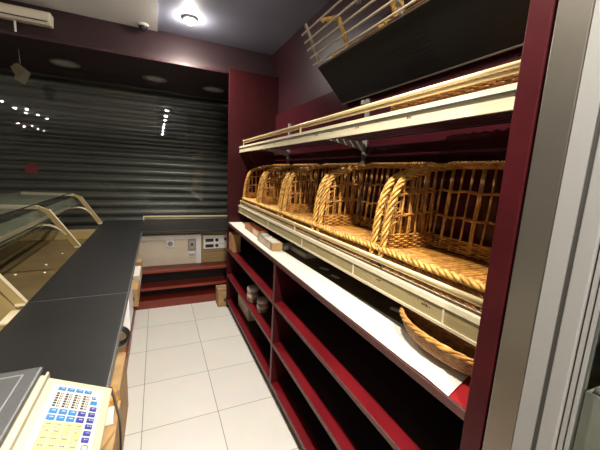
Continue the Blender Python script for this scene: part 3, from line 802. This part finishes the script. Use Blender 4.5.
def key(x, y, m, w=.0165, h=.0165, g=None, gm='ink'):
    k_ = on_slope(MB(), x-w/2,x+w/2,y-h/2,y+h/2,.001,.0035).build('key', m, d, bevel=.0012)
    if g: sub(glyph(MB(), x+.001, y, .0038, g), 'key_mark', gm, k_)
for i, x in enumerate(cols):
    key(x, .966, 'key_lb', h=.013, g='bar', gm='padwhite')
    for y in (.8795,.857):
        key(x, y, 'key_lb' if i < 3 else 'key_db', g='bar', gm='padwhite')
    for q in range(9): key(x, .834-.0215*q, 'key_y', w=.018, h=.0185, g='num', gm='key_db')
    mb = MB()
    for r_ in range(6):                      # printed code list between the key rows
        y = .947-.0095*r_
        on_slope(mb, x-.007,x-.001,y-.0032,y+.0030,.0014,.0018)
        on_slope(mb, x+.001,x+.0025,y-.003,y+.003,.0014,.0018); on_slope(mb, x+.005,x+.0065,y-.003,y+.003,.0014,.0018)
        on_slope(mb, x+.001,x+.0065,y-.003,y-.0018,.0014,.0018)
    mb.build('printed_list', 'ink', d)
key(-.1755,.925,'key_lb',h=.013,w=.015)
for y in (.901,.880,.859,.838,.816,.795): key(-.1735,y,'key_db',w=.015,h=.0145,g='num',gm='padwhite')
mb = MB(); on_slope(mb,-.182,-.172,.940,.943,.0014,.0018); on_slope(mb,-.182,-.1795,.940,.951,.0014,.0018); on_slope(mb,-.1770,-.1745,.940,.951,.0014,.0018)
mb.build('printed_triangle', 'key_db', d)
nx, nz = sl/math.hypot(1,sl), 1/math.hypot(1,sl)
MB().tube([(-.171+.0065*math.cos(2*PI*i/20)+nx*.002, .773+.0075*math.sin(2*PI*i/20), zs_(-.171+.0065*math.cos(2*PI*i/20))+nz*.002) for i in range(20)], .0007, 5, closed=True).build('printed_circle', 'ink', d)
MB().tube(smooth_path([(-.146,1.005,.893),(-.150,1.06,.86),(-.152,1.16,.72),(-.153,1.24,.58),(-.156,1.25,.46),(-.157,1.18,.40),(-.157,1.10,.45)],8), .0045, 6).build('power_cord', 'dark_pl', d, smooth=True)
# platter
pl = MB().box(-.56,.60,.974,-.313,1.045,.990).build('platter', 'platter', d, bevel=.005)
sub(MB().box(-.512,.64,.9895,-.351,1.009,.9915), 'centre_plate', 'platter', pl, bevel=.001)
sub(MB().box(-.516,.64,.9898,-.512,1.012,.9935).box(-.351,.64,.9898,-.347,1.012,.9935).box(-.516,1.009,.9898,-.347,1.013,.9935), 'raised_bead', 'alu', pl, bevel=.0015)

# ------------------------------------------------------------ glass display case on the customer side
d = thing('display_case', 'champagne framed glass display case behind the black counter', 'display case', (-1.0,3.0,0))
MB().box(-1.50,.9,0,-.60,4.40,.68).build('base_body', 'gold', d)
dk = MB().box(-1.48,.9,.68,-.602,4.38,.70).build('deck', 'deck', d)
MB().box(-1.45,2.55,.7005,-.86,2.57,.712).build('deck_strip', 'deck', d)
MB().box(-1.48,4.22,.70,-.602,4.30,.80).build('end_sill', 'gold', d, bevel=.004)
frY = (1.85,3.06,4.23)
def leg_poly():
    return [(-.600,.886),(-.632,.860),(-.812,1.158),(-.858,1.195),(-.858,1.222),(-.790,1.190)]
for y in frY:
    mb = MB(); mb.prism(leg_poly(), 'y', y, y+.018)
    fr = mb.build('frame_leg', 'gold', d, bevel=.002)
    sub(MB().prism([(-.599,.888),(-.596,.886),(-.787,1.194),(-.790,1.192)], 'y', y-.004, y+.022), 'edge_strip', 'gold_edge', fr)
    sub(MB().box(-.640,y-.006,.872,-.598,y+.026,.884), 'foot_plate', 'gold_edge', fr)
    MB().prism([(-.858,1.195),(-.858,1.222),(-1.32,1.232),(-1.32,1.205)], 'y', y, y+.03).build('top_arm', 'gold_edge', d, bevel=.002)
    MB().tube(smooth_path([(-.672,.95,0),(-.72,1.03,0),(-.80,1.068,0),(-.92,1.060,0)],8), .001).v
    path = smooth_path([(-.690,y+.008,.985),(-.745,y+.008,1.040),(-.820,y+.008,1.066),(-.94,y+.008,1.050)],8)
    MB().tube(path, .010, 8).build('curved_brace', 'gold_edge', d, smooth=True)
for a, b in ((.95,1.85),(1.87,3.06),(3.08,4.23)):
    g = MB().box(-1.32,a+.002,1.233,-.862,b-.002,1.239).build('top_glass', 'caseglass', d)
    sub(MB().box(-.866,a+.002,1.2325,-.861,b-.002,1.2405), 'dark_edge', 'black_back', g)
    g = MB().prism([(-.860,1.186),(-.866,1.186),(-.832,1.098),(-.826,1.098)], 'y', a+.002, b-.002).build('sloping_glass', 'caseglass', d)
    sub(MB().prism([(-.833,1.099),(-.825,1.099),(-.825,1.092),(-.833,1.092)], 'y', a+.002, b-.002), 'dark_edge', 'black_back', g)
    g = MB().box(-1.34,a+.002,.955,-.99,b-.002,.961).build('inner_shelf', 'caseglass', d)
    sub(MB().box(-.992,a+.002,.954,-.987,b-.002,.962), 'pale_edge', 'gold_edge', g)
    MB().box(-.95,a+.002,1.035,-.925,b-.002,1.065).build('under_rail', 'gold', d)
    MB().prism([(-1.32,1.236),(-1.326,1.236),(-1.50,.70),(-1.494,.70)], 'y', a+.002, b-.002).build('front_glass', 'caseglass', d)
MB().prism([(-.636,.70),(-.636,.858),(-.83,1.15),(-1.32,1.20),(-1.48,.70)], 'y', 1.852, 1.860).build('end_partition', 'gold', d)
MB().box(-.655,1.70,.845,-.615,1.846,.856).build('catch', 'gold_edge', d, bevel=.003)
for i, (x, y) in enumerate(((-.87,3.18),(-.82,2.95),(-1.0,2.95),(-.84,3.55))):
    bm_ = bmesh.new(); bmesh.ops.create_icosphere(bm_, subdivisions=1, radius=1); bm_.verts.ensure_lookup_table()
    mb = MB(); mb.v = [(v.co.x*.010*(1+.3*math.sin(i+q)), v.co.y*.014, v.co.z*.006) for q, v in enumerate(bm_.verts)]; mb.f = [tuple(v.index for v in f.verts) for f in bm_.faces]; bm_.free()
    o = mb.build('crumb', 'crumb', loc=(x,y,.706)); tag(o, 'pale bread crumb on the olive deck of the display case', 'crumb', 'crumbs in the display case')

# ------------------------------------------------------------ steel pillar and glass-door cabinet at the right edge
d = thing('glass_door_cabinet', 'tall steel cabinet with pale framed glass door beside the red post', 'cabinet', (1.0,.15,0))
MB().box(.700,.336,0,1.23,.396,ZC-.02).build('steel_side', 'steel', d, bevel=.003)
dr = MB().box(.697,.300,.02,.74,.3345,2.80).build('door_stile', 'alu', d, bevel=.002)
sub(MB().box(.700,.291,.02,.745,.300,2.80), 'gasket', 'gasket', dr)
MB().box(.694,.2625,.02,.735,.291,2.80).build('inner_stile', 'alu', d, bevel=.003)
MB().box(.703,.2595,.02,.73,.2625,2.80).build('glazing_bead', 'gasket', d)
MB().box(.700,.2535,.02,.73,.2595,2.80).build('glazing_bead', 'alu', d)
MB().box(.706,.2505,.02,.73,.2535,2.80).build('glazing_bead', 'gasket', d)
MB().box(.703,.2465,.02,.73,.2505,2.80).build('glazing_bead', 'alu', d)
MB().box(.712,-.35,.02,.718,.2465,2.80).build('glass_pane', 'fridgeglass', d)
MB().box(1.20,-.40,0,1.23,.336,2.80).build('inner_back', 'grey_pl', d)
MB().box(.76,-.40,0,1.20,.28,.10).build('cabinet_floor', 'alu', d)
MB().box(.79,-.38,1.215,1.20,.24,2.78).build('upper_panel', 'grey_pl', d)
MB().prism([(.722,.10),(1.19,.10),(1.19,1.02),(.80,1.20),(.722,1.205)], 'y', .05, .244).build('lower_panel', 'greygreen', d)
MB().tube(smooth_path([(.728,.235,1.212),(.745,.15,1.214),(.765,.06,1.212)],6), .006, 6).build('bright_wire', 'alu', d, smooth=True)

# ------------------------------------------------------------ world, camera
wd = bpy.data.worlds.new('night'); bpy.context.scene.world = wd; wd.use_nodes = True
wd.node_tree.nodes['Background'].inputs[0].default_value = (.5,.45,.42,1)
wd.node_tree.nodes['Background'].inputs[1].default_value = .02

y_, p_, r_ = math.radians(24.972), math.radians(9.505), math.radians(2.945)
fw = Vector((math.sin(y_)*math.cos(p_), math.cos(y_)*math.cos(p_), -math.sin(p_)))
rt = Vector((math.cos(y_), -math.sin(y_), 0)); up = rt.cross(fw)
rt2 = rt*math.cos(r_)+up*math.sin(r_); up2 = -rt*math.sin(r_)+up*math.cos(r_)
cam = bpy.data.cameras.new('camera'); cam.sensor_width = 36; cam.lens = 309.8/600*36; cam.clip_start = .02
co = bpy.data.objects.new('camera', cam); C.objects.link(co)
mw = Matrix.Identity(4)
for i in range(3): mw[i][0], mw[i][1], mw[i][2] = rt2[i], up2[i], -fw[i]
mw[0][3], mw[1][3], mw[2][3] = 0, 0, 1.58
co.matrix_world = mw
sc = bpy.context.scene; sc.camera = co
sc.view_settings.view_transform = 'Standard'; sc.view_settings.look = 'None'
sc.view_settings.exposure = .12; sc.view_settings.gamma = 1
for o in list(bpy.data.objects):
    if 'abs' in o.keys(): del o['abs']
